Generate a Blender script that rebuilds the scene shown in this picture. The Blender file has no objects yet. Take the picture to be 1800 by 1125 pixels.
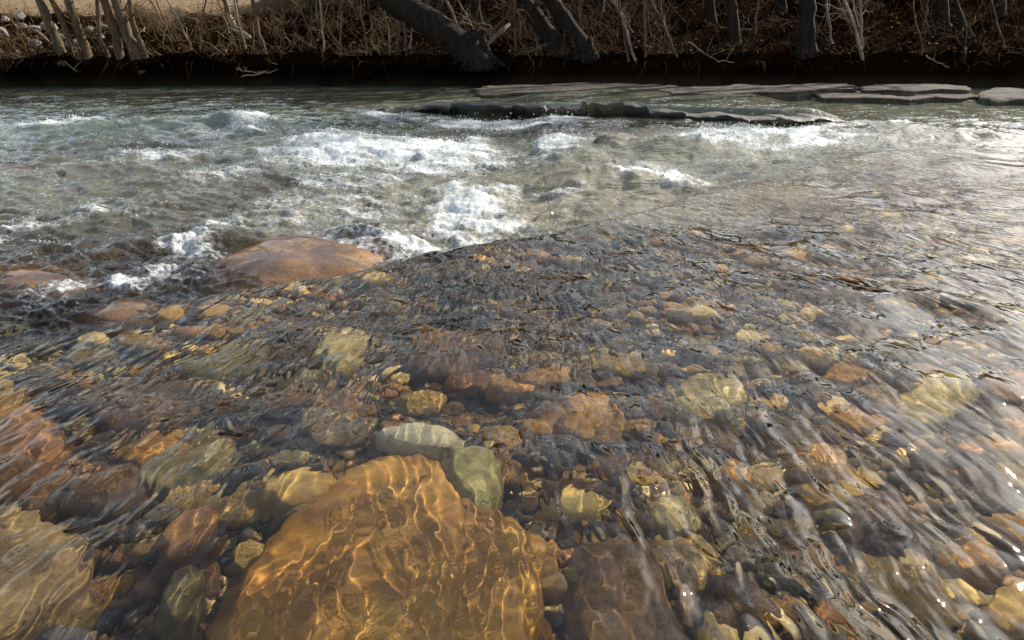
import bpy, math, random
import numpy as np
from mathutils import Vector, noise as mnoise

rnd = random.Random(7)
C = bpy.context.scene.collection
D = bpy.data
R = math.radians

# ------------------------------------------------------------------ camera measures
FPX, CX, CY = 1300.0, 900.0, 562.5
PITCH, CAMZ = R(21.2), 1.0


def ray(px, py):
    a, b = (px - CX) / FPX, (CY - py) / FPX
    return (a, math.cos(PITCH) + b * math.sin(PITCH), -math.sin(PITCH) + b * math.cos(PITCH))


def at(px, py, z=0.0):
    dx, dy, dz = ray(px, py)
    t = (z - CAMZ) / dz
    return (dx * t, dy * t)


def bed_at(px, py, z, zw=0.0):
    """where a look through the (flat) water surface lands at depth z"""
    dx, dy, dz = ray(px, py)
    t = (zw - CAMZ) / dz
    x, y = dx * t, dy * t
    h = math.hypot(dx, dy)
    n = math.sqrt(dx * dx + dy * dy + dz * dz)
    s = h / n / 1.33
    tn = s / math.sqrt(1 - s * s)
    return (x + dx / h * tn * (zw - z), y + dy / h * tn * (zw - z))


# ------------------------------------------------------------------ numpy noise
def _hash(ix, iy, seed):
    ix = ix.astype(np.int64); iy = iy.astype(np.int64)
    h = (ix * 374761393 + iy * 668265263 + seed * 1274126177) & 0x7fffffff
    h = ((h ^ (h >> 13)) * 1274126177) & 0x7fffffff
    return ((h ^ (h >> 16)) & 0xffff) / 65535.0


def perlin(x, y, seed=0):
    x = np.asarray(x, float); y = np.asarray(y, float)
    ix, iy = np.floor(x), np.floor(y)
    fx, fy = x - ix, y - iy
    u = fx * fx * fx * (fx * (fx * 6 - 15) + 10)
    v = fy * fy * fy * (fy * (fy * 6 - 15) + 10)

    def g(a, b):
        t = _hash(ix + a, iy + b, seed) * 2 * np.pi
        return np.cos(t) * (fx - a) + np.sin(t) * (fy - b)
    n0 = g(0, 0) * (1 - u) + g(1, 0) * u
    n1 = g(0, 1) * (1 - u) + g(1, 1) * u
    return (n0 * (1 - v) + n1 * v) * 1.41


def fbm(x, y, seed=0, octv=4, gain=0.5):
    s, a, f = 0, 1.0, 1.0
    for k in range(octv):
        s = s + a * perlin(x * f + 17.3 * k, y * f - 9.1 * k, seed + k)
        a *= gain; f *= 2.03
    return s


def sstep(a, b, x):
    t = np.clip((x - a) / (b - a), 0, 1)
    return t * t * (3 - 2 * t)


# ------------------------------------------------------------------ object helpers
def tag(o, label=None, cat=None, group=None, kind=None):
    if label: o['label'] = label
    if cat: o['category'] = cat
    if group: o['group'] = group
    if kind: o['kind'] = kind
    return o


def link(name, me, mat=None, parent=None, loc=(0, 0, 0), recv=False):
    o = D.objects.new(name, me); C.objects.link(o)
    o.location = loc
    if mat and me is not None:
        me.materials.append(mat)
    if parent: o.parent = parent
    if recv: o.cycles.is_caustics_receiver = True
    return o


def mesh_of(name, v, f, smooth=True):
    me = D.meshes.new(name)
    me.from_pydata([tuple(p) for p in v], [], [tuple(q) for q in f])
    if smooth: me.polygons.foreach_set('use_smooth', [True] * len(me.polygons))
    me.update()
    return me


def grid_mesh(name, P, attrs=None):
    """P: (rows, cols, 3) array; attrs: name -> (rows, cols) or (rows, cols, 3)"""
    r, c = P.shape[:2]
    me = D.meshes.new(name)
    me.vertices.add(r * c)
    me.vertices.foreach_set('co', P.reshape(-1).astype(np.float32))
    i = np.arange((r - 1) * (c - 1))
    a = (i // (c - 1)) * c + i % (c - 1)
    q = np.stack([a, a + 1, a + c + 1, a + c], 1).astype(np.int32)
    me.loops.add(q.size); me.loops.foreach_set('vertex_index', q.reshape(-1))
    me.polygons.add(len(q))
    me.polygons.foreach_set('loop_start', (np.arange(len(q)) * 4).astype(np.int32))
    me.polygons.foreach_set('loop_total', np.full(len(q), 4, np.int32))
    me.polygons.foreach_set('use_smooth', np.ones(len(q), bool))
    me.update(calc_edges=True)
    for k, A in (attrs or {}).items():
        if A.ndim == 3:
            at_ = me.attributes.new(k, 'FLOAT_VECTOR', 'POINT')
            at_.data.foreach_set('vector', A.reshape(-1).astype(np.float32))
        else:
            at_ = me.attributes.new(k, 'FLOAT', 'POINT')
            at_.data.foreach_set('value', A.reshape(-1).astype(np.float32))
    return me


class MB:
    def __init__(s): s.v, s.f = [], []

    def tube(s, pts, rad, n=6, cap=True):
        b = len(s.v)
        pts = [Vector(p) for p in pts]
        up = Vector((0.31, 0.93, 0.2))
        for i, p in enumerate(pts):
            t = (pts[min(i + 1, len(pts) - 1)] - pts[max(i - 1, 0)])
            if t.length < 1e-9: t = Vector((0, 0, 1))
            t.normalize()
            a = t.cross(up)
            if a.length < 1e-4: a = t.cross(Vector((1, 0, 0)))
            a.normalize(); c = t.cross(a)
            for k in range(n):
                w = 2 * math.pi * k / n
                s.v.append(p + (a * math.cos(w) + c * math.sin(w)) * rad[i])
        for i in range(len(pts) - 1):
            for k in range(n):
                k2 = (k + 1) % n
                s.f.append((b + i * n + k, b + i * n + k2, b + (i + 1) * n + k2, b + (i + 1) * n + k))
        if cap:
            s.f.append(tuple(b + k for k in range(n))[::-1])
            s.f.append(tuple(b + (len(pts) - 1) * n + k for k in range(n)))

    def build(s, name, mat, parent=None, loc=(0, 0, 0), smooth=True, recv=False):
        l = Vector(loc)
        return link(name, mesh_of(name, [v - l for v in s.v] if loc != (0, 0, 0) else s.v, s.f, smooth), mat, parent, (0, 0, 0) if parent else loc, recv)


# ------------------------------------------------------------------ materials
def nodes_of(name):
    m = D.materials.new(name); m.use_nodes = True
    nt = m.node_tree; nt.nodes.clear()
    return m, nt


def N(nt, t, **k):
    n = nt.nodes.new(t)
    ins = k.pop('ins', {})
    for a, b in k.items(): setattr(n, a, b)
    for a, b in ins.items():
        if hasattr(b, 'is_linked') or isinstance(b, bpy.types.NodeSocket): nt.links.new(b, n.inputs[a])
        else: n.inputs[a].default_value = b
    return n


def ramp(nt, fac, stops, interp='LINEAR'):
    n = nt.nodes.new('ShaderNodeValToRGB')
    cr = n.color_ramp; cr.interpolation = interp
    while len(cr.elements) > 1: cr.elements.remove(cr.elements[-1])
    cr.elements[0].position = stops[0][0]
    cr.elements[0].color = (*stops[0][1], 1)
    for p, c in stops[1:]:
        e = cr.elements.new(p); e.color = (*c, 1)
    nt.links.new(fac, n.inputs[0])
    return n.outputs[0]


def g3(v): return (v, v, v)


def mixc(nt, fac, a, b, mode='MIX'):
    n = N(nt, 'ShaderNodeMix', data_type='RGBA', blend_type=mode)
    for sock, val in ((0, fac), (6, a), (7, b)):
        if isinstance(val, bpy.types.NodeSocket): nt.links.new(val, n.inputs[sock])
        elif isinstance(val, tuple): n.inputs[sock].default_value = (*val[:3], 1)
        else: n.inputs[sock].default_value = val
    return n.outputs[2]


def rock_mat(name, c1, c2, c3, scale=6.0, rough=0.75, bump=0.006, wet=0.0):
    m, nt = nodes_of(name)
    tc = N(nt, 'ShaderNodeTexCoord').outputs['Object']
    oi = N(nt, 'ShaderNodeObjectInfo')
    off = N(nt, 'ShaderNodeVectorMath', operation='ADD', ins={0: tc})
    nt.links.new(oi.outputs['Random'], off.inputs[1])
    v = off.outputs[0]
    n1 = N(nt, 'ShaderNodeTexNoise', ins={'Vector': v, 'Scale': scale, 'Detail': 8, 'Roughness': .62, 'Distortion': .6}).outputs[0]
    n2 = N(nt, 'ShaderNodeTexNoise', ins={'Vector': v, 'Scale': scale * 7, 'Detail': 6, 'Roughness': .7}).outputs[0]
    n3 = N(nt, 'ShaderNodeTexNoise', ins={'Vector': v, 'Scale': scale * 45, 'Detail': 3}).outputs[0]
    a = ramp(nt, n1, [(.3, c1), (.5, c2), (.68, c3)])
    b = mixc(nt, .55, a, ramp(nt, n2, [(.3, g3(.35)), (.5, g3(.6)), (.7, g3(1.0))]), 'MULTIPLY')
    c = mixc(nt, .35, b, ramp(nt, n3, [(.35, g3(.4)), (.65, g3(1.0))]), 'MULTIPLY')
    bs = N(nt, 'ShaderNodeBsdfPrincipled', ins={'Base Color': c, 'Roughness': rough})
    if wet:
        bs.inputs['Coat Weight'].default_value = wet
        bs.inputs['Coat Roughness'].default_value = .07
        bs.inputs['Coat IOR'].default_value = 1.33
    h = N(nt, 'ShaderNodeMath', operation='MULTIPLY_ADD', ins={0: n2, 1: .5, 2: n1})
    bp = N(nt, 'ShaderNodeBump', ins={'Height': h.outputs[0], 'Distance': bump, 'Strength': 1.0})
    nt.links.new(bp.outputs[0], bs.inputs['Normal'])
    o = N(nt, 'ShaderNodeOutputMaterial')
    nt.links.new(bs.outputs[0], o.inputs[0])
    return m


M = {}
M['gold'] = rock_mat('golden sandstone', (.20, .085, .010), (.46, .22, .028), (.64, .36, .06), 5, bump=.004)
M['pale'] = rock_mat('pale limestone', (.30, .21, .06), (.52, .39, .13), (.68, .55, .24), 8)
M['green'] = rock_mat('greenish stone', (.24, .20, .06), (.48, .41, .14), (.66, .58, .26), 9)
M['cream'] = rock_mat('cream limestone', (.50, .42, .22), (.75, .66, .40), (.85, .78, .55), 7)
M['brown'] = rock_mat('dark brown stone', (.05, .023, .007), (.15, .072, .018), (.28, .15, .04), 7)
M['rust'] = rock_mat('rusty stone', (.10, .042, .010), (.26, .115, .027), (.42, .22, .06), 8)
M['tan'] = rock_mat('tan stone', (.12, .07, .024), (.27, .17, .06), (.44, .31, .13), 9)
M['grey'] = rock_mat('slate grey stone', (.045, .038, .034), (.11, .095, .085), (.22, .19, .17), 9)
M['ochre'] = rock_mat('ochre stone', (.26, .14, .025), (.50, .30, .06), (.66, .46, .13), 9)
M['olive'] = rock_mat('olive stone', (.09, .07, .022), (.22, .16, .045), (.38, .30, .10), 9)
M['wetbrown'] = rock_mat('wet brown stone', (.035, .013, .003), (.19, .082, .010), (.38, .19, .028), 4, bump=.014, wet=.6, rough=.4)
M['wetdark'] = rock_mat('wet dark mossy stone', (.006, .006, .004), (.020, .017, .009), (.16, .12, .04), 2.2, bump=.05, wet=.12, rough=.6)
M['shelf'] = rock_mat('limestone shelf', (.03, .024, .017), (.085, .065, .042), (.17, .13, .085), 2.6, bump=.06, rough=.95)
M['white'] = rock_mat('white limestone', (.14, .12, .095), (.30, .27, .22), (.44, .40, .34), 3, bump=.03)


# ------------------------------------------------------------------ river layout
RID = [(-600, 720), (-200, 660), (0, 612), (330, 528), (640, 478), (780, 448), (910, 427), (1060, 395),
       (1230, 347), (1420, 292), (1700, 262)]
_rp = np.array([at(*p) for p in RID])
_rd = np.array([.03, .04, .055, .075, .105, .12, .115, .05, .06, .03, .02])


def ridge_y(x): return np.interp(x, _rp[:, 0], _rp[:, 1])
def ridge_d(x): return np.interp(x, _rp[:, 0], _rd)


# far ledge: front line (base of its dark face), from pixels at the lower water level
LEDGE = np.array([at(690, 196, -.14), at(760, 199, -.14), at(950, 208, -.14), at(1100, 212, -.14), at(1250, 220, -.14), at(1380, 226, -.14), at(1450, 224, -.14)])


def ledge_y(x): return np.interp(x, LEDGE[:, 0], LEDGE[:, 1])


def ledge_on(x): return sstep(LEDGE[0, 0] - .1, LEDGE[0, 0] + .9, x) * (1 - sstep(LEDGE[-1, 0] - .2, LEDGE[-1, 0] + .5, x))


# smooth humps of standing water: px, py, half-width px, half-depth m, height m
HUMPS = [(250, 232, 170, .35, .10), (430, 232, 60, .30, .13), (640, 262, 130, .5, .08), (760, 278, 150, .3, .07),
         (830, 350, 70, .35, .06), (1180, 272, 110, .45, .14), (1350, 262, 110, .4, .09), (1620, 250, 190, .5, .12),
         (1000, 292, 90, .35, .07), (870, 325, 160, .3, .06), (1240, 322, 60, .3, -.06), (1420, 300, 100, .25, -.04), (1560, 300, 150, .5, .07),
         (1090, 330, 90, .3, .06), (150, 395, 80, .2, .04), (330, 330, 120, .3, .04), (60, 430, 70, .2, .05), (655, 425, 75, .18, .085), (390, 425, 60, .15, .04)]
_h = []
for px, py, hw, hd, hh in HUMPS:
    x, y = at(px, py, -.1)
    _h.append((x, y, hw / FPX * y, hd, hh))


def level(x, y):
    x = np.asarray(x, float); y = np.asarray(y, float)
    x0, y0 = x, y
    x = x + .10 * perlin(x0 * 1.3, y0 * 1.3, 91) + .03 * perlin(x0 * 5, y0 * 5, 92)
    y = y + .10 * perlin(x0 * 1.3, y0 * 1.3, 93) + .03 * perlin(x0 * 5, y0 * 5, 94)
    d = (y0 + .06 * perlin(x0 * 1.7, 3.3 + 0 * y0, 95)) - ridge_y(x0)
    D_ = ridge_d(x0)
    z = -D_ * sstep(-.03, .30, d) + .022 * np.exp(-((d + .10) / .16) ** 2) * (D_ / .1)
    z = z - .03 * sstep(.3, 3.0, d)
    for hx, hy, sx, sy, hh in _h:
        z = z + hh * np.exp(-((x - hx) / sx) ** 2 - ((y - hy) / sy) ** 2)
    e = y0 - ledge_y(x0) - .24
    z = z + .125 * ledge_on(x0) * sstep(.0, .16, e) * (1 - sstep(3.0, 6.0, e)) 
    return z


# foam patches: pixel box (x0,y0,x1,y1), strength
FOAM = [(460, 242, 740, 305, 1.0), (620, 250, 900, 302, 1.3), (365, 215, 490, 250, .85), (745, 330, 915, 440, 1.0), (760, 312, 880, 360, .8),
        (930, 240, 1060, 270, .95), (1050, 298, 1240, 345, .85), (1190, 232, 1490, 285, 1.0), (1330, 240, 1440, 285, .8),
        (670, 198, 760, 218, .8), (740, 206, 1040, 226, .75), (500, 395, 740, 465, .62), (310, 385, 420, 470, .6),
        (-40, 415, 60, 455, .8), (70, 510, 170, 540, .6), (190, 490, 310, 525, .6), (110, 365, 200, 420, .5),
        (180, 265, 370, 300, .6), (270, 305, 480, 345, .45), (420, 330, 780, 400, .45), (80, 214, 150, 232, .7),
        (640, 425, 870, 465, .75), (1450, 222, 1600, 250, .6), (900, 332, 1060, 350, .4), (350, 355, 620, 420, .38), (1680, 214, 1820, 240, .4),
        (900, 268, 1050, 300, .5), (520, 300, 700, 345, .5)]
_f = []
for x0, y0, x1, y1, s in FOAM:
    zz = -.1
    cx, cy = at((x0 + x1) / 2, (y0 + y1) / 2, zz)
    ya, yb = at(0, y1, zz)[1], at(0, y0, zz)[1]
    _f.append((cx, (ya + yb) / 2, (x1 - x0) / 2 / FPX * (cy * .95 + .36), (yb - ya) / 2, s))


def foam_mask(x, y):
    x = np.asarray(x, float); y = np.asarray(y, float)
    g = np.clip(y / 5.0, .4, 2.2)
    ux, uy = x / g, 5 * np.log(np.maximum(y, 1.0))
    wx = x + g * (.22 * perlin(ux * 1.7, uy * 1.7, 30) + .10 * perlin(ux * 5, uy * 5, 32))
    wy = y + g * (.30 * perlin(ux * 1.9, uy * 1.9, 33) + .12 * perlin(ux * 6, uy * 6, 34))
    m = np.zeros_like(x)
    for cx, cy, a, b, s in _f:
        q = ((wx - cx) / a) ** 2 + ((wy - cy) / b) ** 2
        m = np.maximum(m, s * np.exp(-.9 * q ** 1.4))
    n = fbm(ux * 2.6 + uy * .8, uy * 5.0 - ux * .5, 31, 5, .62)
    m = m * np.clip(1.0 + .75 * n, 0, 1.6)
    d = y - ridge_y(x)
    # little breaking crests all over the lower pool
    cr = sstep(.86, .99, 1 - np.abs(fbm(wx / g * 2.6, uy * 4.4 + .4 * n, 36, 3, .5))) * sstep(.0, .5, fbm(ux * 1.3, uy * 1.3, 37, 2)) * sstep(.3, .8, d) * (1 - sstep(9, 10.5, y)) * (1 - sstep(1.5, 3, x))
    m = np.maximum(m, .5 * cr)
    return np.clip(m, 0, 1.2) * sstep(.0, .14, d + .05 * n)


# murk (bubble-laden water): box, strength, olive
MURK = [(-300, 182, 700, 262, .75, .05), (380, 235, 960, 310, .7, .4), (640, 290, 1260, 425, .72, 1.0), (900, 240, 1500, 330, .7, .8),
        (1250, 225, 2100, 320, .6, .8), (-300, 255, 420, 440, .40, .75), (900, 350, 2100, 440, .42, 1.0), (400, 330, 760, 430, .42, .8), (-300, 120, 2100, 190, .55, .35),
        (600, 170, 1500, 215, .8, .6), (1300, 170, 2100, 235, .7, .5)]
_m = []
for x0, y0, x1, y1, s, ol in MURK:
    cx, cy = at((x0 + x1) / 2, (y0 + y1) / 2, -.1)
    ya, yb = at(0, y1, -.1)[1], at(0, y0, -.1)[1]
    _m.append((cx, (ya + yb) / 2, (x1 - x0) / 2 / FPX * (cy * .95 + .36), (yb - ya) / 2, s, ol))


def murk_mask(x, y):
    tot = np.zeros_like(x); ol = np.zeros_like(x); w = np.full_like(x, 1e-4)
    for cx, cy, a, b, s, o in _m:
        q = np.exp(-(((x - cx) / a) ** 2 + ((y - cy) / b) ** 2) ** 2 * .6)
        tot = np.maximum(tot, q * s); ol += q * o; w += q
    d = y - ridge_y(x)
    return tot * sstep(-.3, .6, d + 1.0 * sstep(.0, 1.1, x)), ol / w


# ------------------------------------------------------------------ water
def build_water():
    ys = [-3.0, -2.0, -1.2, -.6, -.2, .1, .3, .5, .6, .7]
    while ys[-1] < 18.5:
        y = ys[-1]
        ys.append(y + .0042 * max(y, .9) ** 1.22)
    ys = np.array(ys)
    nc = 860
    u = np.linspace(-1, 1, nc)
    Y = np.repeat(ys[:, None], nc, 1)
    hw = np.maximum(.90 * ys + .65, 1.5)[:, None]
    X = u[None, :] * hw
    z = level(X, Y)
    # stream coordinates: streaks run towards the chute
    dx, dy = X - .25, Y - 4.6
    rr = np.hypot(dx, dy) + .25
    th = np.arctan2(dx, -dy)
    flow = np.stack([th * 3.0 * (np.minimum(rr, 5) / 3.0) ** .75, np.log(rr + .6) * 3.4, 0 * X], 2)
    d = Y - ridge_y(X)
    nearw = 1 - sstep(-.2, .6, d)
    calm = np.exp(-(((X + .18) / .46) ** 2 + ((Y - 1.1) / .42) ** 2) ** 1.5)
    patch = .65 + .75 * fbm(X * 1.1, Y * .8, 3, 3)
    patch = np.clip(patch, .25, 1.5) * (1 - .45 * calm)
    # near pool
    lr = np.log(rr)
    wx, wy = X + .05 * perlin(X * 5, Y * 5, 8), Y + .05 * perlin(X * 5, Y * 5, 9)
    ws = .35 * perlin(X * 4, Y * 4, 12)
    fine = np.clip(1.6 - .0 * Y, .3, 1.6)
    patch = patch * (1 + .5 * np.exp(-((X + .85) / .5) ** 2 - ((Y - 1.9) / .7) ** 2))
    calm2 = np.exp(-((X - 1.25) / .6) ** 2 - ((Y - 1.85) / .6) ** 2)
    patch = patch * (1 - .55 * calm2)
    und = .022 * fbm(X * 2.0, Y * 1.8, 5, 2)
    st1 = .0065 * perlin(th * 17 + ws, lr * 6, 11)
    st2 = .0017 * perlin(th * 42 + 2 * ws, lr * 12 + ws, 14)
    rp = .0026 * perlin(wx * 16, wy * 9, 13)
    sl = .0023 * perlin(wx * 30 + wy * 4, wy * 8, 16) + .0007 * perlin(wx * 34 - wy * 14 + 40, wy * 22, 17)
    wn = und * (1 - .4 * calm) + patch * (st1 + st2 + rp) * (1 - .5 * calm) + (calm * 1.25 + .45 * (1 - calm)) * sl
    swell = sstep(.0, 1.2, X + .25 * (Y - 1.6)) * sstep(1.2, 2.2, Y)
    wn = wn + swell * (.011 * perlin(th * 10 + ws, lr * 3.2 + ws, 22) + .010 * perlin(X * 3.1 + Y * 1.2, Y * 4.2 - X * 1.0, 23))
    rough = patch * (1 - .75 * calm) * (.35 + .65 * sstep(.4, 1.4, rr)) * (1 - .62 * sstep(.1, 1.3, X + .25 * (Y - 1.6)) * sstep(1.3, 2.4, Y)) * nearw + .35 * (1 - nearw)
    # lower, rougher water
    far = np.clip(Y / 5, .4, 3)
    ux, uy = X / far, 5 * np.log(np.maximum(Y, .9))
    fx_, fy_ = X + .12 * perlin(X * 2.5, Y * 2.5, 58), Y + .12 * perlin(X * 2.5, Y * 2.5, 59)
    vx, vy = ux + .10 * perlin(ux * 3, uy * 3, 55), uy + .10 * perlin(ux * 3, uy * 3, 56)
    wf = .034 * fbm(fx_ * 1.4, fy_ * 2.0, 51, 3, .5) + .017 * fbm(vx * 6, vy * 8, 53, 4, .52) * far ** .5 \
        + .022 * (1 - np.abs(perlin(vx * 3.2, vy * 5.5, 57))) ** 3 * far ** .5 - .008
    calmfar = (1 - .6 * sstep(8.5, 11, Y)) * (1 - .4 * sstep(1.0, 2.5, X))
    z = z + wn * nearw + (1 - nearw) * wf * calmfar
    F = foam_mask(X, Y)
    Fs = sstep(0, .8, F)
    z = z + Fs * (.018 + .020 * fbm(ux * 6, uy * 6, 61, 3, .6) + .009 * np.abs(fbm(ux * 20, uy * 20, 62, 3, .6)))
    mk, ol = murk_mask(X, Y)
    mk = np.clip(mk * (1 + .35 * fbm(X * 2.5, Y * 1.5, 71, 4)), 0, 1)
    # the channel meets the banks
    P = np.stack([X, Y, z], 2)
    me = grid_mesh('water', P, {'foam': F, 'murk': mk, 'olive': ol, 'flow': flow, 'near': nearw, 'rough': np.clip(rough, 0, 2)})
    return me, (X, Y, z, F)


def water_mat():
    m, nt = nodes_of('water')
    def A(n): return N(nt, 'ShaderNodeAttribute', attribute_name=n)
    foam, murk, olive, near = (A(k).outputs['Fac'] for k in ('foam', 'murk', 'olive', 'near'))
    flow = A('flow').outputs['Vector']
    pos = N(nt, 'ShaderNodeNewGeometry').outputs['Position']
    # ripples too small for the mesh: streaks along the flow, wavelets, wrinkles
    rgh = A('rough').outputs['Fac']
    wob = N(nt, 'ShaderNodeTexNoise', ins={'Vector': pos, 'Scale': 4.0, 'Detail': 1})
    wp = N(nt, 'ShaderNodeVectorMath', operation='MULTIPLY_ADD', ins={0: wob.outputs['Color'], 1: (.12, .12, 0), 2: pos}).outputs[0]
    wf_ = N(nt, 'ShaderNodeVectorMath', operation='MULTIPLY_ADD', ins={0: wob.outputs['Color'], 1: (.10, .10, 0), 2: flow}).outputs[0]

    def layer(vec, scale, dist, prev, det=0, dis=0.0):
        mp = N(nt, 'ShaderNodeMapping', ins={'Vector': vec, 'Scale': scale})
        n = N(nt, 'ShaderNodeTexNoise', ins={'Vector': mp.outputs[0], 'Scale': 1.0, 'Detail': det, 'Roughness': .35, 'Distortion': dis}).outputs[0]
        b = N(nt, 'ShaderNodeBump', ins={'Height': n, 'Strength': 1.0})
        d = N(nt, 'ShaderNodeMath', operation='MULTIPLY', ins={0: rgh, 1: dist})
        nt.links.new(d.outputs[0], b.inputs['Distance'])
        if prev is not None: nt.links.new(prev, b.inputs['Normal'])
        return b.outputs[0]
    nrm = layer(wf_, (18, 3.2, 1), .025, None, 1)
    nrm = layer(wp, (17, 10, 1), .024, nrm, 1, .4)
    nrm = layer(wf_, (40, 9, 1), .0045, nrm, 0, .5)
    nrm = layer(wp, (44, 30, 1), .0018, nrm, 0, .5)
    glass = N(nt, 'ShaderNodeBsdfGlass', ins={'Color': (1, .985, .95, 1), 'Roughness': .0, 'IOR': 1.333, 'Normal': nrm})
    mcol = mixc(nt, olive, (.165, .205, .150), (.31, .28, .185))
    mb = N(nt, 'ShaderNodeBsdfPrincipled', ins={'Base Color': mcol, 'Roughness': .06, 'IOR': 1.333, 'Normal': nrm})
    s1 = N(nt, 'ShaderNodeMixShader', ins={0: murk, 1: glass.outputs[0], 2: mb.outputs[0]})
    # foam: bubbly white
    fn = N(nt, 'ShaderNodeTexNoise', ins={'Vector': pos, 'Scale': 34, 'Detail': 5, 'Roughness': .65}).outputs[0]
    fb = N(nt, 'ShaderNodeBump', ins={'Height': fn, 'Strength': .8, 'Distance': .012})
    fp = N(nt, 'ShaderNodeBsdfPrincipled', ins={'Base Color': (.72, .74, .73, 1), 'Roughness': .35, 'IOR': 1.2, 'Normal': fb.outputs[0]})
    fm = N(nt, 'ShaderNodeMath', operation='MULTIPLY_ADD', ins={0: fn, 1: 1.8, 2: -.90})
    fs = N(nt, 'ShaderNodeMath', operation='ADD', ins={0: foam, 1: fm.outputs[0]})
    fr = N(nt, 'ShaderNodeMapRange', interpolation_type='SMOOTHSTEP', ins={'Value': fs.outputs[0], 'From Min': .18, 'From Max': 1.15, 'To Min': 0, 'To Max': .93})
    gate = N(nt, 'ShaderNodeMapRange', ins={'Value': foam, 'From Min': 0, 'From Max': .12, 'To Min': 0, 'To Max': 1})
    fac = N(nt, 'ShaderNodeMath', operation='MULTIPLY', ins={0: fr.outputs[0], 1: gate.outputs[0]})
    s2 = N(nt, 'ShaderNodeMixShader', ins={0: fac.outputs[0], 1: s1.outputs[0], 2: fp.outputs[0]})
    o = N(nt, 'ShaderNodeOutputMaterial')
    nt.links.new(s2.outputs[0], o.inputs[0])
    return m


wme, (WX, WY, WZ, WF) = build_water()
water = link('water', wme, water_mat())
tag(water, 'clear river water running over stones into white rapids', 'water', kind='structure')
water.cycles.is_caustics_caster = True


# spray and bubbles tossed up from the foam
def build_spray():
    rng = np.random.default_rng(5)
    area = np.gradient(WY, axis=0) * np.gradient(WX, axis=1)
    w = (np.clip(WF - .22, 0, 1) ** 1.1 * area / (np.clip(WY, 2, 14) ** .9)).reshape(-1)
    n = 8000
    idx = rng.choice(w.size, n, p=w / w.sum())
    x, y, z = (a.reshape(-1)[idx] for a in (WX, WY, WZ))
    x = x + rng.normal(0, .015, n); y = y + rng.normal(0, .02, n)
    up = rng.exponential(.008, n) * np.clip(y / 4, .8, 2.0) * np.where(rng.random(n) < .12, 3.0, 1.0)
    z = z + up
    r = np.exp(rng.normal(math.log(.0019), .45, n)) * np.clip(y / 4, .8, 2.2)
    t = (1 + 5 ** .5) / 2
    iv = np.array([(-1, t, 0), (1, t, 0), (-1, -t, 0), (1, -t, 0), (0, -1, t), (0, 1, t), (0, -1, -t), (0, 1, -t), (t, 0, -1), (t, 0, 1), (-t, 0, -1), (-t, 0, 1)]) / math.sqrt(1 + t * t)
    fi = np.array([(0, 11, 5), (0, 5, 1), (0, 1, 7), (0, 7, 10), (0, 10, 11), (1, 5, 9), (5, 11, 4), (11, 10, 2), (10, 7, 6), (7, 1, 8), (3, 9, 4), (3, 4, 2), (3, 2, 6), (3, 6, 8), (3, 8, 9), (4, 9, 5), (2, 4, 11), (6, 2, 10), (8, 6, 7), (9, 8, 1)])
    V = np.stack([x, y, z], 1)[:, None, :] + iv[None] * r[:, None, None] * rng.uniform(.7, 1.3, (n, 1, 3))
    F = fi[None] + (np.arange(n) * 12)[:, None, None]
    V = V.reshape(-1, 3); F = F.reshape(-1, 3).astype(np.int32)
    me = D.meshes.new('spray')
    me.vertices.add(len(V)); me.vertices.foreach_set('co', V.reshape(-1).astype(np.float32))
    me.loops.add(F.size); me.loops.foreach_set('vertex_index', F.reshape(-1))
    me.polygons.add(len(F))
    me.polygons.foreach_set('loop_start', (np.arange(len(F)) * 3).astype(np.int32))
    me.polygons.foreach_set('loop_total', np.full(len(F), 3, np.int32))
    me.polygons.foreach_set('use_smooth', np.ones(len(F), bool))
    me.update(calc_edges=True)
    m, nt = nodes_of('spray droplets')
    b = N(nt, 'ShaderNodeBsdfPrincipled', ins={'Base Color': (.74, .77, .78, 1), 'Roughness': .08, 'IOR': 1.333})
    o = N(nt, 'ShaderNodeOutputMaterial'); nt.links.new(b.outputs[0], o.inputs[0])
    tag(link('spray', me, m), 'white spray droplets tossed up over the rapids', 'spray', kind='stuff')


build_spray()


# ------------------------------------------------------------------ river bed
def bed_z(x, y):
    x = np.asarray(x, float); y = np.asarray(y, float)
    d = y - ridge_y(x)
    z = -.27 + .14 * np.exp(-((d + .12) / .35) ** 2) - .13 * sstep(.05, .7, d) - .12 * sstep(3, 9, d)
    z = z + .06 * fbm(x * 1.3, y * 1.3, 81, 3) + .02 * fbm(x * 7, y * 7, 83, 3)
    z = z + .35 * sstep(-1.5, -5.0, y) + .9 * sstep(-4, -9, y)
    return z


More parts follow.
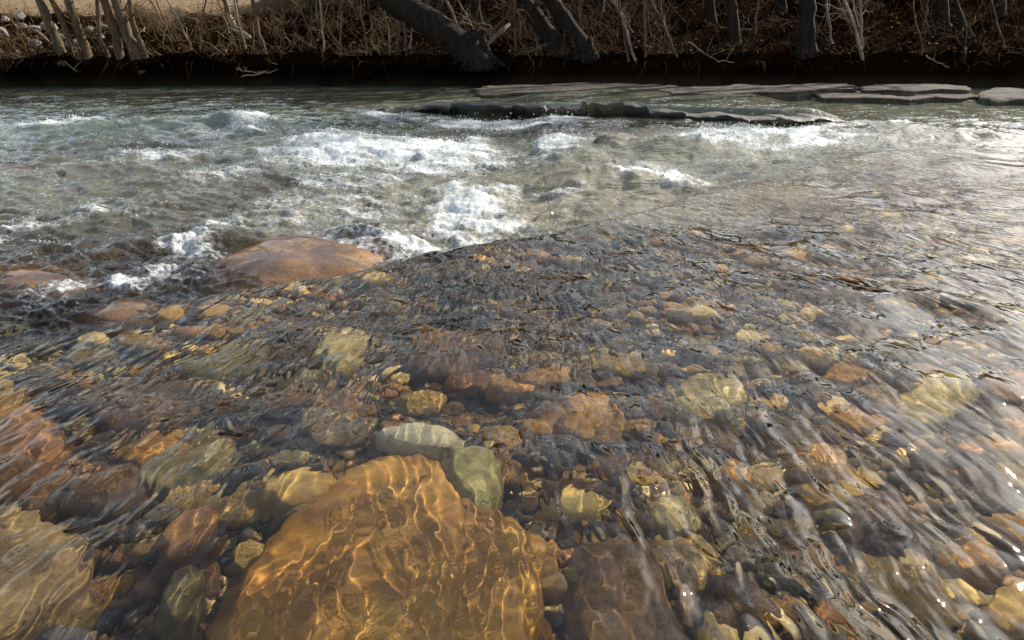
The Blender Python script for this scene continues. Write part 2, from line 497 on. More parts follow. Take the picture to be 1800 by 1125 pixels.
def build_bed():
    ys = np.concatenate([np.array([-40, -25, -15, -10, -7, -5, -4, -3, -2, -1, -.5, 0]), np.arange(.3, 4.5, .02), np.linspace(4.55, 19, 120)])
    u = np.linspace(-1, 1, 420)
    Y = np.repeat(ys[:, None], len(u), 1)
    X = np.sign(u)[None] * (np.abs(u)[None] ** 1.8) * 40
    X = X + 0 * Y
    Z = bed_z(X, Y)
    m, nt = nodes_of('river bed')
    pos = N(nt, 'ShaderNodeNewGeometry').outputs['Position']
    wv = N(nt, 'ShaderNodeTexNoise', ins={'Vector': pos, 'Scale': 9, 'Detail': 3})
    w = N(nt, 'ShaderNodeVectorMath', operation='MULTIPLY_ADD', ins={0: wv.outputs['Color'], 1: (.09, .09, .02), 2: pos})
    vo = N(nt, 'ShaderNodeTexVoronoi', ins={'Vector': w.outputs[0], 'Scale': 16, 'Randomness': 1})
    ve = N(nt, 'ShaderNodeTexVoronoi', feature='DISTANCE_TO_EDGE', ins={'Vector': w.outputs[0], 'Scale': 16, 'Randomness': 1})
    sep = N(nt, 'ShaderNodeSeparateColor', ins={0: vo.outputs['Color']})
    col = ramp(nt, sep.outputs[0], [(0, (.03, .018, .008)), (.20, (.13, .065, .018)), (.38, (.36, .20, .05)), (.54, (.11, .08, .04)), (.64, (.52, .34, .10)), (.78, (.28, .12, .035)), (.88, (.12, .10, .08)), (.95, (.50, .38, .15))], 'CONSTANT')
    n1 = N(nt, 'ShaderNodeTexNoise', ins={'Vector': pos, 'Scale': 60, 'Detail': 6, 'Roughness': .7}).outputs[0]
    col = mixc(nt, .7, col, ramp(nt, n1, [(.3, g3(.35)), (.7, g3(1))]), 'MULTIPLY')
    silt = N(nt, 'ShaderNodeTexNoise', ins={'Vector': pos, 'Scale': 2.5, 'Detail': 5}).outputs[0]
    col = mixc(nt, ramp(nt, silt, [(.45, g3(0)), (.62, g3(.8))]), col, (.16, .10, .04))
    bs = N(nt, 'ShaderNodeBsdfPrincipled', ins={'Base Color': col, 'Roughness': .8})
    eg = N(nt, 'ShaderNodeMapRange', ins={'Value': ve.outputs[0], 'From Min': 0, 'From Max': .25, 'To Min': 0, 'To Max': 1}).outputs[0]
    bp = N(nt, 'ShaderNodeBump', ins={'Height': eg, 'Distance': .025, 'Strength': 1})
    nt.links.new(bp.outputs[0], bs.inputs['Normal'])
    o = N(nt, 'ShaderNodeOutputMaterial'); nt.links.new(bs.outputs[0], o.inputs[0])
    b = link('river_bed', grid_mesh('river_bed', np.stack([X, Y, Z], 2)), m, recv=True)
    tag(b, 'stony brown river bed under the clear water', 'river bed', kind='structure')


build_bed()


# ------------------------------------------------------------------ rocks
def blob_mesh(name, poly, h, p=.4, q=.8, amp=.02, freq=6, seed=0, rings=22, seg=72, dome=0.0):
    P = [Vector((a, b, 0)) for a, b in poly]
    for _ in range(2):
        Q = []
        for i in range(len(P)):
            a, b = P[i], P[(i + 1) % len(P)]
            Q += [a * .75 + b * .25, a * .25 + b * .75]
        P = Q
    L = [0]
    for i in range(len(P)): L.append(L[-1] + (P[(i + 1) % len(P)] - P[i]).length)
    S = []; j = 0
    for k in range(seg):
        t = L[-1] * k / seg
        while L[j + 1] < t: j += 1
        f = (t - L[j]) / max(1e-9, L[j + 1] - L[j])
        S.append(P[j].lerp(P[(j + 1) % len(P)], f))
    v, f = [], []
    so = Vector((seed * 3.7, seed * 1.3, seed * 7.1))
    for i in range(rings + 1):
        w = -math.pi / 2 + math.pi * i / rings
        s = abs(math.cos(w)) ** p if 0 < i < rings else 0.0
        z = math.copysign(abs(math.sin(w)) ** q, math.sin(w)) * h
        for k in range(seg):
            c = S[k] * s; c.z = z + dome * (1 - s * s) * (z > 0)
            nv = Vector((mnoise.noise(c * freq + so), mnoise.noise(c * freq + so + Vector((50, 0, 0))), mnoise.noise(c * freq + so + Vector((0, 50, 0)))))
            nw = Vector((mnoise.noise(c * freq * 3.1 + so), mnoise.noise(c * freq * 3.1 + so * 2), mnoise.noise(c * freq * 3.1 + so * 3)))
            v.append(c + nv * amp + nw * amp * .35)
    for i in range(rings):
        for k in range(seg):
            k2 = (k + 1) % seg
            f.append((i * seg + k, i * seg + k2, (i + 1) * seg + k2, (i + 1) * seg + k))
    return mesh_of(name, v, f)


def rock(name, pix, z, h, mat, label, cat='rock', group=None, under=True, zw=0.0, **k):
    """pix: outline in photo pixels at the height z of its top"""
    pts = [(bed_at(px, py, z, zw) if under else at(px, py, z)) for px, py in pix]
    cx = sum(a for a, b in pts) / len(pts); cy = sum(b for a, b in pts) / len(pts)
    me = blob_mesh(name, [(a - cx, b - cy) for a, b in pts], h, **k)
    o = link(name, me, M[mat], loc=(cx, cy, z - h), recv=True)
    return tag(o, label, cat, group)


def ell(px, py, a, b, n=10, rot=0, seed=0):
    r = random.Random(seed)
    out = []
    for k in range(n):
        t = 2 * math.pi * k / n
        s = r.uniform(.85, 1.12)
        x, y = a * math.cos(t) * s, b * math.sin(t) * s
        out.append((px + x * math.cos(rot) - y * math.sin(rot), py + x * math.sin(rot) + y * math.cos(rot)))
    return out


rock('slab_rock', [(605, 815), (655, 785), (725, 775), (785, 798), (865, 860), (950, 920), (975, 1040), (940, 1130), (860, 1230), (560, 1260), (330, 1200), (350, 1080), (440, 945), (535, 868)],
     -.165, .12, 'gold', 'large golden slab under clear shallow water, netted with bright lines of light', p=.24, q=.9, amp=.010, freq=2.5, seed=1, dome=.03)
rock('stone', [(635, 752), (715, 732), (795, 738), (820, 765), (775, 792), (680, 778)], -.12, .10, 'cream', 'pale yellow stone wedged against the far edge of the golden slab', amp=.012, seed=2)
rock('stone', [(775, 790), (820, 770), (875, 780), (890, 830), (870, 890), (820, 880), (785, 840)], -.13, .12, 'green', 'pale greenish stone at the upper right corner of the golden slab', amp=.012, seed=3)
rock('slab_rock', [(990, 950), (1080, 915), (1160, 930), (1200, 1000), (1230, 1080), (1200, 1180), (1050, 1200), (985, 1060)], -.19, .12, 'brown', 'dark brown flat stone beside the right edge of the golden slab', p=.3, amp=.015, seed=4)
rock('slab_rock', [(-160, 880), (20, 860), (110, 900), (165, 960), (160, 1040), (60, 1100), (-160, 1160)], -.10, .16, 'tan', 'tan rock just under the surface below the reddish one', p=.35, amp=.018, freq=5, seed=5)
rock('stone', [(-140, 720), (20, 690), (85, 705), (110, 750), (70, 810), (-20, 850), (-140, 850)], -.10, .16, 'rust', 'reddish brown rock just under rippled water above the tan rock', p=.4, amp=.02, seed=6)
rock('stone', [(40, 1090), (130, 1070), (190, 1110), (200, 1180), (60, 1200)], -.10, .12, 'grey', 'dark stone between the tan rock and the golden slab', seed=7, amp=.02)
rock('stone', [(265, 930), (320, 880), (385, 870), (390, 915), (330, 960), (280, 980)], -.11, .12, 'rust', 'dark red stone left of the golden slab under a seam of glints', seed=8, amp=.015)
rock('stone', [(290, 990), (350, 975), (355, 1030), (300, 1090), (265, 1060)], -.12, .10, 'olive', 'ribbed olive stone with a pale rim left of the golden slab', seed=9, amp=.015)
rock('stone', [(460, 840), (520, 815), (590, 830), (570, 870), (500, 890), (455, 870)], -.15, .08, 'ochre', 'ochre stone at the upper left edge of the golden slab', seed=10, amp=.012)
rock('stone', [(540, 690), (600, 650), (650, 690), (620, 730), (560, 735)], -.17, .10, 'rust', 'orange brown stone with a yellow foot left of the pebble bed', seed=11, amp=.012)
rock('stone', [(545, 590), (600, 560), (650, 580), (630, 640), (570, 650)], -.13, .1, 'pale', 'creamy pale stone under ripples beyond the pebbles', seed=12, amp=.012)
for i, (px, py, a, b, mk, lb) in enumerate([(250, 700, 95, 55, 'brown', 'broad dark brown flat stone under fine ripples right of the reddish rock'),
        (330, 800, 110, 60, 'olive', 'wide olive brown flat stone under rippled water up and left of the golden slab'),
        (180, 850, 80, 45, 'brown', 'dark brown flat stone between the reddish rock and the wide olive one'),
        (400, 620, 90, 35, 'olive', 'long olive stone under ripples left of the creamy pale stone'),
        (800, 620, 95, 40, 'brown', 'dark flat stone under ripples right of the creamy pale stone'),
        (1000, 730, 90, 40, 'gold', 'golden brown flat stone above the pebbles right of the greenish stone'),
        (1240, 690, 70, 45, 'pale', 'creamy flat stone under streaked water in the middle of the right pool'),
        (1480, 840, 80, 45, 'ochre', 'yellow flat stone glowing under streaked water on the right'),
        (1640, 700, 90, 45, 'pale', 'pale stone veiled by sky glare in the right pool'),
        (1780, 1060, 60, 60, 'ochre', 'yellow stone in the bottom right corner of the pool')]):
    rock('stone', ell(px, py, a, b, 9, -.2, 70 + i), -.20, .08, mk, lb, p=.35, amp=.015, freq=6, seed=40 + i)
rock('boulder', [(325, 470), (370, 425), (440, 398), (540, 385), (640, 392), (715, 420), (700, 465), (620, 490), (480, 505), (370, 500)], -.04, .20, 'wetbrown',
     'wet orange brown boulder with foam along its far side', 'boulder', under=False, p=.62, q=1.0, amp=.035, freq=3.5, seed=13)
rock('boulder', [(110, 555), (180, 520), (260, 510), (300, 535), (270, 575), (170, 590)], -.05, .12, 'wetbrown',
     'small tawny boulder with a curl of foam across its top', 'boulder', under=False, p=.7, q=1.0, amp=.02, freq=4, seed=14)
rock('boulder', [(-60, 465), (30, 448), (130, 458), (190, 485), (120, 515), (-60, 525)], -.045, .14, 'wetbrown',
     'flat orange boulder behind the tawny one at the broken water', 'boulder', under=False, p=.7, q=1.0, amp=.02, freq=4, seed=15)
rock('boulder', [(-60, 290), (20, 280), (80, 287), (95, 298), (20, 306), (-60, 306)], -.055, .14, 'wetbrown',
     'low orange rock awash in the green far pool', 'boulder', under=False, p=.7, q=1.0, amp=.03, freq=3, seed=16)
rock('boulder', [(205, 294), (240, 288), (262, 294), (240, 302), (205, 303)], -.055, .12, 'wetbrown',
     'tiny orange rock breaking the foam of the far pool', 'boulder', under=False, p=.7, q=1.0, amp=.02, freq=3, seed=17)
rock('boulder', [(1040, 240), (1080, 230), (1135, 232), (1130, 244), (1070, 250), (1040, 248)], -.0, .16, 'wetdark',
     'small dark rock jutting from the white water before the ledge', 'boulder', under=False, p=.5, amp=.04, freq=3, seed=18)

# the dark ledge: rock sill the river falls over
def ledge():
    xs = np.linspace(LEDGE[0, 0] - .15, LEDGE[-1, 0] + .25, 320)
    v, f = [], []
    prof = [(.10, -.6), (.12, -.25), (.13, -.16), (.10, -.08), (.02, -.01), (.0, .03), (.03, .055), (.10, .07), (.25, .066), (.6, .05), (1.0, .02), (1.2, -.3)]
    for i, x in enumerate(xs):
        on = float(ledge_on(x))
        blk = math.floor(x * 2.1 + .8 * mnoise.noise(Vector((x * 1.2, 5, 5))))
        hb = mnoise.cell(Vector((blk + .5, 2.5, .5))); fb = mnoise.cell(Vector((blk + .5, 7.5, 3.5)))
        top = .52 + .56 * on + (.10 * (hb * 2 - 1) + .08 * mnoise.noise(Vector((x * 3.1, 7, 0)))) * (.4 + on)
        gap = .30 * float(sstep(.28, .42, mnoise.noise(Vector((x * 1.9, 31, 2)))))
        for j, (dy, z) in enumerate(prof):
            w = .10 * mnoise.noise(Vector((x * 1.6, j * .25, 1))) + .04 * mnoise.noise(Vector((x * 8, j * .5, 4))) + .16 * fb + gap - .20
            zz = z if z < -.2 else -.2 + (z + .2) * top
            v.append((x, float(ledge_y(x)) + dy + w - .06, zz + .018 * mnoise.noise(Vector((x * 7, j * .5, 9)))))
    n = len(prof)
    for i in range(len(xs) - 1):
        for j in range(n - 1):
            f.append((i * n + j, (i + 1) * n + j, (i + 1) * n + j + 1, i * n + j + 1))
    x0, y0 = LEDGE[3]
    me = mesh_of('rock_ledge', [(a - x0, b - y0, c) for a, b, c in v], f)
    tag(link('rock_ledge', me, M['wetdark'], loc=(x0, y0, 0)), 'long black rock ledge across the river with water spilling over it', 'rock ledge')


ledge()
SH = [([(826, 160), (850, 152), (905, 148), (960, 149), (1000, 145), (1060, 145), (1110, 147), (1190, 150), (1215, 156), (1150, 158), (1090, 162), (1040, 160), (960, 165), (900, 164), (850, 167)], .02, 'low buff rock shelf at the left end of the far shelves'),
      ([(1160, 158), (1200, 153), (1300, 149), (1360, 150), (1420, 147), (1480, 146), (1508, 150), (1495, 156), (1440, 157), (1400, 161), (1330, 161), (1280, 165), (1190, 164)], .06, 'broad tan limestone shelf below the dark wooded bank'),
      ([(1514, 151), (1560, 148), (1620, 149), (1660, 147), (1700, 152), (1705, 158), (1650, 157), (1600, 160), (1515, 157)], .07, 'tan limestone shelf split from its neighbour by a dark gap'),
      ([(1420, 164), (1500, 161), (1560, 162), (1640, 160), (1690, 162), (1716, 168), (1690, 172), (1640, 171), (1600, 175), (1530, 172), (1460, 172)], .0, 'low grey green limestone shelf nearest the water'),
      ([(1715, 162), (1735, 156), (1770, 153), (1800, 156), (1850, 156), (1866, 174), (1800, 172), (1730, 174)], .06, 'low rounded grey rock at the right end of the limestone shelves')]
def shelf(pix, z, label, seed):
    """flat slab of three thin layers with broken edges"""
    P = [Vector((*at(a, b, z), 0)) for a, b in pix]
    c = sum(P, Vector()) / len(P)
    S = []
    for i in range(len(P)):
        for k in range(10): S.append(P[i].lerp(P[(i + 1) % len(P)], k / 10) - c)
    v, f = [], []
    n = len(S)
    for l in range(3):
        zt = -.055 * l; b0 = len(v)
        for zz, sc in ((zt - .075, 1.0), (zt - .012, 1.0), (zt, .985), (zt, .9), (zt, .7), (zt, .4), (zt, .02)):
            for q in S:
                e = 1 + .05 * l + .10 * mnoise.noise(Vector((q.x * 2.4, q.y * 2.4, seed + l * 3.3))) + .05 * mnoise.noise(Vector((q.x * 9, q.y * 9, seed + l * 5.1)))
                p = q * sc * e
                v.append((p.x, p.y, zz + .022 * mnoise.noise(Vector((p.x * 1.7, p.y * 2.5, seed))) + .008 * mnoise.noise(Vector((p.x * 9, p.y * 9, seed)))))
        for r_ in range(6):
            for k in range(n):
                k2 = (k + 1) % n
                f.append((b0 + r_ * n + k, b0 + r_ * n + k2, b0 + (r_ + 1) * n + k2, b0 + (r_ + 1) * n + k))
    o = link('rock_shelf', mesh_of('rock_shelf', v, f, False), M['shelf'], loc=(c.x, c.y, z))
    tag(o, label, 'rock shelf')


for i, (pl, z, lb) in enumerate(SH):
    if i < 4:
        shelf(pl, z + .03, lb, 20 + i)
        continue
    rock('rock_shelf' if i < 4 else 'boulder', pl, z, .16, 'shelf', lb, 'rock shelf' if i < 4 else 'boulder', under=False, p=.13, q=.45, amp=.035, freq=2.6, seed=20 + i, seg=140)

# pebbles and cobbles on the bed
KINDS = [('ochre', 'ochre'), ('rust', 'rust coloured'), ('tan', 'tan'), ('grey', 'slate grey'), ('olive', 'olive'), ('brown', 'dark brown'), ('pale', 'cream coloured'), ('gold', 'golden brown')]
protos = {}
for k, (mk, _) in enumerate(KINDS):
    for s in range(3):
        poly = ell(0, 0, 1, .75, 9, 0, k * 10 + s)
        me = blob_mesh('pebble', poly, .5, p=.4, q=.8, amp=.24, freq=1.5, seed=k * 3 + s + 30, rings=12, seg=28)
        me.materials.append(M[mk])
        protos[mk, s] = me
taken = []


def put(px, py, size, mk, name, label, group, sink=.35):
    x, y = bed_at(px, py, -.26)
    zb = float(bed_z(np.array([x]), np.array([y]))[0])
    x, y = bed_at(px, py, zb)
    if any((x - a) ** 2 + (y - b) ** 2 < (.75 * (size + c)) ** 2 for a, b, c in taken): return False
    taken.append((x, y, size))
    o = D.objects.new(name, protos[mk, rnd.randrange(3)]); C.objects.link(o)
    sq = rnd.uniform(.6, 1.0)
    o.scale = (size, size, size * sq)
    o.location = (x, y, zb + size * .5 * sq * (1 - sink))
    o.rotation_euler = (rnd.uniform(-.3, .3), rnd.uniform(-.3, .3), rnd.uniform(0, 6.28))
    o.cycles.is_caustics_receiver = True
    tag(o, label, 'pebble' if name == 'pebble' else 'cobble', group)
    return True


W = [6, 4, 2.5, .8, 3, 7, 1.2, 8]
n = 0
for t in range(900):
    if n >= 70: break
    mk, cn = rnd.choices(KINDS, W)[0]
    px, py = rnd.uniform(-60, 1860), rnd.triangular(520, 1150, 760)
    if put(px, py, rnd.uniform(.07, .13), mk, 'cobble', f'fist sized {cn} cobble under the clear water', f'{cn} cobbles on the river bed'): n += 1
n = 0
for t in range(4000):
    if n >= 215: break
    mk, cn = rnd.choices(KINDS, W)[0]
    px, py = (rnd.gauss(1250, 330), rnd.gauss(880, 150)) if rnd.random() < .65 else (rnd.uniform(0, 1800), rnd.uniform(560, 1120))
    if not (-50 < px < 1850 and 520 < py < 1180): continue
    if put(px, py, rnd.uniform(.022, .055), mk, 'pebble', f'small {cn} pebble under the clear water', f'{cn} pebbles on the river bed'): n += 1


def gravel():
    rng = np.random.default_rng(3)
    base = blob_mesh('tmp', ell(0, 0, 1, .8, 8, 0, 4), .6, p=.6, q=.9, amp=.2, freq=1.1, seed=3, rings=6, seg=10)
    bv = np.array([v.co[:] for v in base.vertices]); bf = np.array([p.vertices[:] for p in base.polygons])
    n = 5200
    y = .75 + 3.6 * rng.random(n) ** 1.5
    x = (rng.random(n) * 2 - 1) * (y * .75 + .35)
    s = np.exp(rng.normal(math.log(.016), .45, n)) * (1 + .25 * y)
    z = bed_z(x, y) + s * .2
    a = rng.random(n) * 6.28
    ca, sa = np.cos(a)[:, None], np.sin(a)[:, None]
    sc = rng.uniform(.7, 1.25, (n, 1, 3)) * s[:, None, None]
    V = bv[None] * sc
    V = np.stack([V[..., 0] * ca - V[..., 1] * sa, V[..., 0] * sa + V[..., 1] * ca, V[..., 2]], 2) + np.stack([x, y, z], 1)[:, None]
    F = bf[None] + (np.arange(n) * len(bv))[:, None, None]
    F = F.reshape(-1, 4).astype(np.int32)
    me = D.meshes.new('gravel')
    me.vertices.add(V.size // 3); me.vertices.foreach_set('co', V.reshape(-1).astype(np.float32))
    me.loops.add(F.size); me.loops.foreach_set('vertex_index', F.reshape(-1))
    me.polygons.add(len(F))
    me.polygons.foreach_set('loop_start', (np.arange(len(F)) * 4).astype(np.int32))
    me.polygons.foreach_set('loop_total', np.full(len(F), 4, np.int32))
    me.polygons.foreach_set('use_smooth', np.ones(len(F), bool))
    me.update(calc_edges=True)
    D.meshes.remove(base)
    m, nt = nodes_of('gravel')
    rn = N(nt, 'ShaderNodeNewGeometry')
    col = ramp(nt, rn.outputs['Random Per Island'], [(0, (.035, .02, .009)), (.18, (.15, .075, .02)), (.34, (.44, .25, .06)), (.50, (.14, .10, .045)), (.60, (.62, .43, .13)), (.76, (.34, .15, .035)), (.84, (.14, .10, .05)), (.92, (.60, .45, .17))], 'CONSTANT')
    n1 = N(nt, 'ShaderNodeTexNoise', ins={'Vector': rn.outputs['Position'], 'Scale': 90, 'Detail': 5}).outputs[0]
    col = mixc(nt, .6, col, ramp(nt, n1, [(.3, g3(.4)), (.7, g3(1))]), 'MULTIPLY')
    b = N(nt, 'ShaderNodeBsdfPrincipled', ins={'Base Color': col, 'Roughness': .7})
    o = N(nt, 'ShaderNodeOutputMaterial'); nt.links.new(b.outputs[0], o.inputs[0])
    tag(link('gravel', me, m, recv=True), 'mixed brown and ochre gravel filling the river bed', 'gravel', kind='stuff')


gravel()


# ------------------------------------------------------------------ far bank
def shore(x): return 16.2 + .5 * perlin(np.asarray(x, float) * .25, 0 * np.asarray(x, float) + 2.2, 101) + .18 * perlin(np.asarray(x, float) * 1.3, 0 * np.asarray(x, float), 102)


def bank_h(x, d):
    """height of the bank d metres behind its lip"""
    x = np.asarray(x, float); d = np.asarray(d, float)
    k = sstep(-8.5, -2.5, x)                       # 0 open field side, 1 wooded side
    left = .50 + .24 * np.minimum(d, 4.0) + .055 * np.maximum(d - 4.0, 0)
    left = np.where(d > 60, left + .02 * (d - 60), left)
    right = .50 + .40 * np.minimum(d, 6.0) + .09 * np.clip(d - 6.5, 0, 60)
    z = left * (1 - k) + right * k
    n = .16 * fbm(x * .8, d * .8, 111, 4) * np.clip(d / 2, .25, 1.5)
    return z + n * (1 - .7 * (1 - k) * (d > 4.5))


def build_bank():
    xs = np.concatenate([np.linspace(-120, -22, 30), np.linspace(-21, 21, 360), np.linspace(22, 120, 30)])
    ds = np.concatenate([np.linspace(.5, 8, 60), 8 + 150 * (np.linspace(.02, 1, 50) ** 2)])
    und = [(-2.5, -.9), (.45, -.62), (.50, -.3), (.52, -.05), (.46, .12), (.30, .27), (.10, .38), (.02, .44), (.10, .49), (.30, .52)]
    rows = []
    sh = shore(xs)
    gentle = np.clip(sstep(-1.5, 2.5, xs) * .75 + .55 * fbm(xs * .45, xs * 0, 127, 3) + .05, 0, 1)
    for j, (dy, z) in enumerate(und):
        w = .22 * fbm(xs * 1.2, xs * 0 + j * .3, 121, 4) + .06 * fbm(xs * 7, xs * 0 + j * .9, 122, 2)
        zz = z + (.34 * fbm(xs * .8, xs * 0 + 5, 123, 4) if z > .1 else 0) * (z / .5) + .06 * fbm(xs * 5, xs * 0 + j, 124, 2)
        zg = np.interp(j, [0, 1, 9], [-.9, -.45, .52]); yg = np.interp(j, [0, 1, 9], [-2.5, -.75, .30])
        rows.append(np.stack([xs, sh + (dy * (1 - gentle) + yg * gentle) + w, zz * (1 - gentle) + (zg + .08 * fbm(xs * 2, xs * 0 + j * .5, 126, 3)) * gentle], 1))
    for d in ds:
        rows.append(np.stack([xs, sh + d, bank_h(xs, d + 0 * xs)], 1))
    m, nt = nodes_of('leaf littered bank')
    pos = N(nt, 'ShaderNodeNewGeometry').outputs['Position']
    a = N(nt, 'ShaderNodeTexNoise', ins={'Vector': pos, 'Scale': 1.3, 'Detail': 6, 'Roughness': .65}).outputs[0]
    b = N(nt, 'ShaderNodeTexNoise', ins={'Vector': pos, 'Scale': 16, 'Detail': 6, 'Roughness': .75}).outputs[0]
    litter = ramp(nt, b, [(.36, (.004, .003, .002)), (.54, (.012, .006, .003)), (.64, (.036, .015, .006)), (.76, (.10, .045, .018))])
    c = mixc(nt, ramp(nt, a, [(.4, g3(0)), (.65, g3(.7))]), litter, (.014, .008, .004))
    # dry grass on the open field behind the crest, bare soil on the cut face
    sx = N(nt, 'ShaderNodeSeparateXYZ', ins={0: pos})
    fx = N(nt, 'ShaderNodeMapRange', ins={'Value': sx.outputs[0], 'From Min': -7.5, 'From Max': -3.2, 'To Min': 1, 'To Max': 0}).outputs[0]
    fy = N(nt, 'ShaderNodeMapRange', ins={'Value': sx.outputs[1], 'From Min': 19.4, 'From Max': 20.6, 'To Min': 0, 'To Max': 1}).outputs[0]
    fm = N(nt, 'ShaderNodeMath', operation='MULTIPLY', ins={0: fx, 1: fy}).outputs[0]
    gr = ramp(nt, b, [(.3, (.20, .14, .08)), (.7, (.42, .31, .19))])
    c = mixc(nt, fm, c, gr)
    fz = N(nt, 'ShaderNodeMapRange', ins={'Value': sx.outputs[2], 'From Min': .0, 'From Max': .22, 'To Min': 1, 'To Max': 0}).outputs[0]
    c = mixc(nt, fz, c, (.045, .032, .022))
    bs = N(nt, 'ShaderNodeBsdfPrincipled', ins={'Base Color': c, 'Roughness': 1.0, 'Specular IOR Level': .0})
    bp = N(nt, 'ShaderNodeBump', ins={'Height': b, 'Distance': .12, 'Strength': 1})
    nt.links.new(bp.outputs[0], bs.inputs['Normal'])
    o = N(nt, 'ShaderNodeOutputMaterial'); nt.links.new(bs.outputs[0], o.inputs[0])
    P = np.array(rows)
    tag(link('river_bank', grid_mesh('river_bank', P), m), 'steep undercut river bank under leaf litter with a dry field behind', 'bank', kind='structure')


build_bank()


def bank_at(px, py):
    """first point of the bank along a photo ray"""
    dx, dy, dz = ray(px, py)
    y = 16.0
    while y < 60:
        t = y / dy
        x, z = dx * t, CAMZ + dz * t
        d = y - float(shore(x))
        if d > .3 and z <= float(bank_h(x, max(d, .3))): return x, y, z
        y += .05
    return x, y, z


def bark(name, c1, c2, scale=9):
    m, nt = nodes_of(name)
    tc = N(nt, 'ShaderNodeTexCoord').outputs['Object']
    mp = N(nt, 'ShaderNodeMapping', ins={'Vector': tc, 'Scale': (1, 1, .22)})
    n1 = N(nt, 'ShaderNodeTexNoise', ins={'Vector': mp.outputs[0], 'Scale': scale, 'Detail': 7, 'Roughness': .7}).outputs[0]
    n2 = N(nt, 'ShaderNodeTexNoise', ins={'Vector': tc, 'Scale': 1.5, 'Detail': 3}).outputs[0]
    c = ramp(nt, n1, [(.35, c1), (.65, c2)])
    c = mixc(nt, .5, c, ramp(nt, n2, [(.35, g3(.45)), (.65, g3(1))]), 'MULTIPLY')
    b = N(nt, 'ShaderNodeBsdfPrincipled', ins={'Base Color': c, 'Roughness': .9, 'Specular IOR Level': .2})
    bp = N(nt, 'ShaderNodeBump', ins={'Height': n1, 'Distance': .04, 'Strength': .9})
    nt.links.new(bp.outputs[0], b.inputs['Normal'])
    o = N(nt, 'ShaderNodeOutputMaterial'); nt.links.new(b.outputs[0], o.inputs[0])
    return m


M['bark'] = bark('grey brown bark', (.05, .034, .022), (.22, .15, .09))
M['barkshade'] = bark('shade-darkened bark', (.008, .006, .005), (.035, .025, .018))  # near black: the shade on the unlit trunks is put into the bark colour
M['barkpale'] = bark('pale bark', (.20, .15, .10), (.46, .37, .26))
M['twig'] = bark('twig bark', (.07, .036, .017), (.23, .132, .062))


def wander(p, d, L, n, r, bend, jit):
    pts = [Vector(p)]
    d = Vector(d).normalized()
    for k in range(n):
        d = (d + Vector((r.gauss(0, jit), r.gauss(0, jit), r.gauss(0, jit) + bend))).normalized()
        pts.append(pts[-1] + d * (L / n))
    return pts


def tree(name, label, cat, base, via, w, mat, height=8.0, seed=0, low=3, group=None, spread=1.0, nb=12):
    """base, via: photo pixels (foot first, then up the trunk); w: trunk width in pixels"""
    r = random.Random(seed)
    x, y, z = bank_at(*base)
    root = D.objects.new(name, None); C.objects.link(root); root.location = (x, y, z)
    tag(root, label, cat, group)
    dep = y * math.cos(PITCH) + .3
    pts = [Vector((0, 0, -.10)), Vector((0, 0, 0))]
    for px, py in via:
        dx, dy, dz = ray(px, py); t = y / dy
        pts.append(Vector((dx * t - x, r.uniform(-.1, .1), CAMZ + dz * t - z)))
    d = (pts[-1] - pts[-2]).normalized()
    n0 = len(pts)
    up = max(2.0, height - pts[-1].z)
    pts += wander(pts[-1], d, up, 8, r, .10, .10)[1:]
    # densify
    P = []
    for i in range(len(pts) - 1):
        for k in range(3): P.append(pts[i].lerp(pts[i + 1], k / 3))
    P.append(pts[-1])
    P = [P[0]] + [p + Vector((r.gauss(0, .012), r.gauss(0, .012), 0)) for p in P[1:]]
    r0 = w / 2 / FPX * dep
    L = len(P)
    rad = [r0 * (1.35 if i < 3 else (1.12 if i < 6 else 1)) * max(.12, 1 - .85 * (i / L) ** 1.3) * r.uniform(.93, 1.07) for i in range(L)]
    b = MB(); b.tube(P, rad, 10 if w > 10 else 6)
    # root flare
    if w > 14:
        for k in range(5):
            a = r.uniform(0, 6.28)
            e = Vector((math.cos(a) * r0 * 2.2, math.sin(a) * r0 * 1.5, -.08))
            b.tube([Vector((0, 0, r0 * 1.6)), e * .45 + Vector((0, 0, r0 * .35)), e], [r0 * .5, r0 * .3, r0 * .08], 6)
    b.build('trunk', M[mat], root)
    c = MB()
    for k in range(nb + low):
        if k < low: i = int(L * r.uniform(.12, .3))
        else: i = int(L * r.uniform(.3, .98))
        i = min(i, L - 2)
        a = r.uniform(0, 6.28)
        dd = Vector((math.cos(a), math.sin(a) * .8, r.uniform(.1, .9)))
        bl = (1 - i / L * .6) * r.uniform(.6, 1.7) * spread * (.6 if k < low else 1.3)
        br = min(rad[i] * .5, .012 + bl * .014)
        q = wander(P[i], dd, bl, 6, r, .04, .20)
        c.tube(q, [br * (1 - .8 * j / 6) for j in range(7)], 5, False)
        for s in range(4 if k >= low else 2):
            j = r.randrange(2, 6)
            e = wander(q[j], (q[j] - q[j - 1]).normalized() + Vector((r.gauss(0, .7), r.gauss(0, .7), r.gauss(.2, .5))), bl * r.uniform(.3, .7), 4, r, .03, .25)
            c.tube(e, [br * .45, br * .38, br * .3, br * .2, br * .1], 4, False)
            for s2 in range(2):
                g = wander(e[r.randrange(1, 4)], Vector((r.gauss(0, 1), r.gauss(0, 1), r.gauss(.3, .6))), bl * r.uniform(.15, .35), 3, r, .02, .25)
                c.tube(g, [br * .22, br * .18, br * .12, br * .06], 3, False)
    c.build('crown', M['twig'] if mat != 'barkpale' else M['barkpale'], root)
    return root


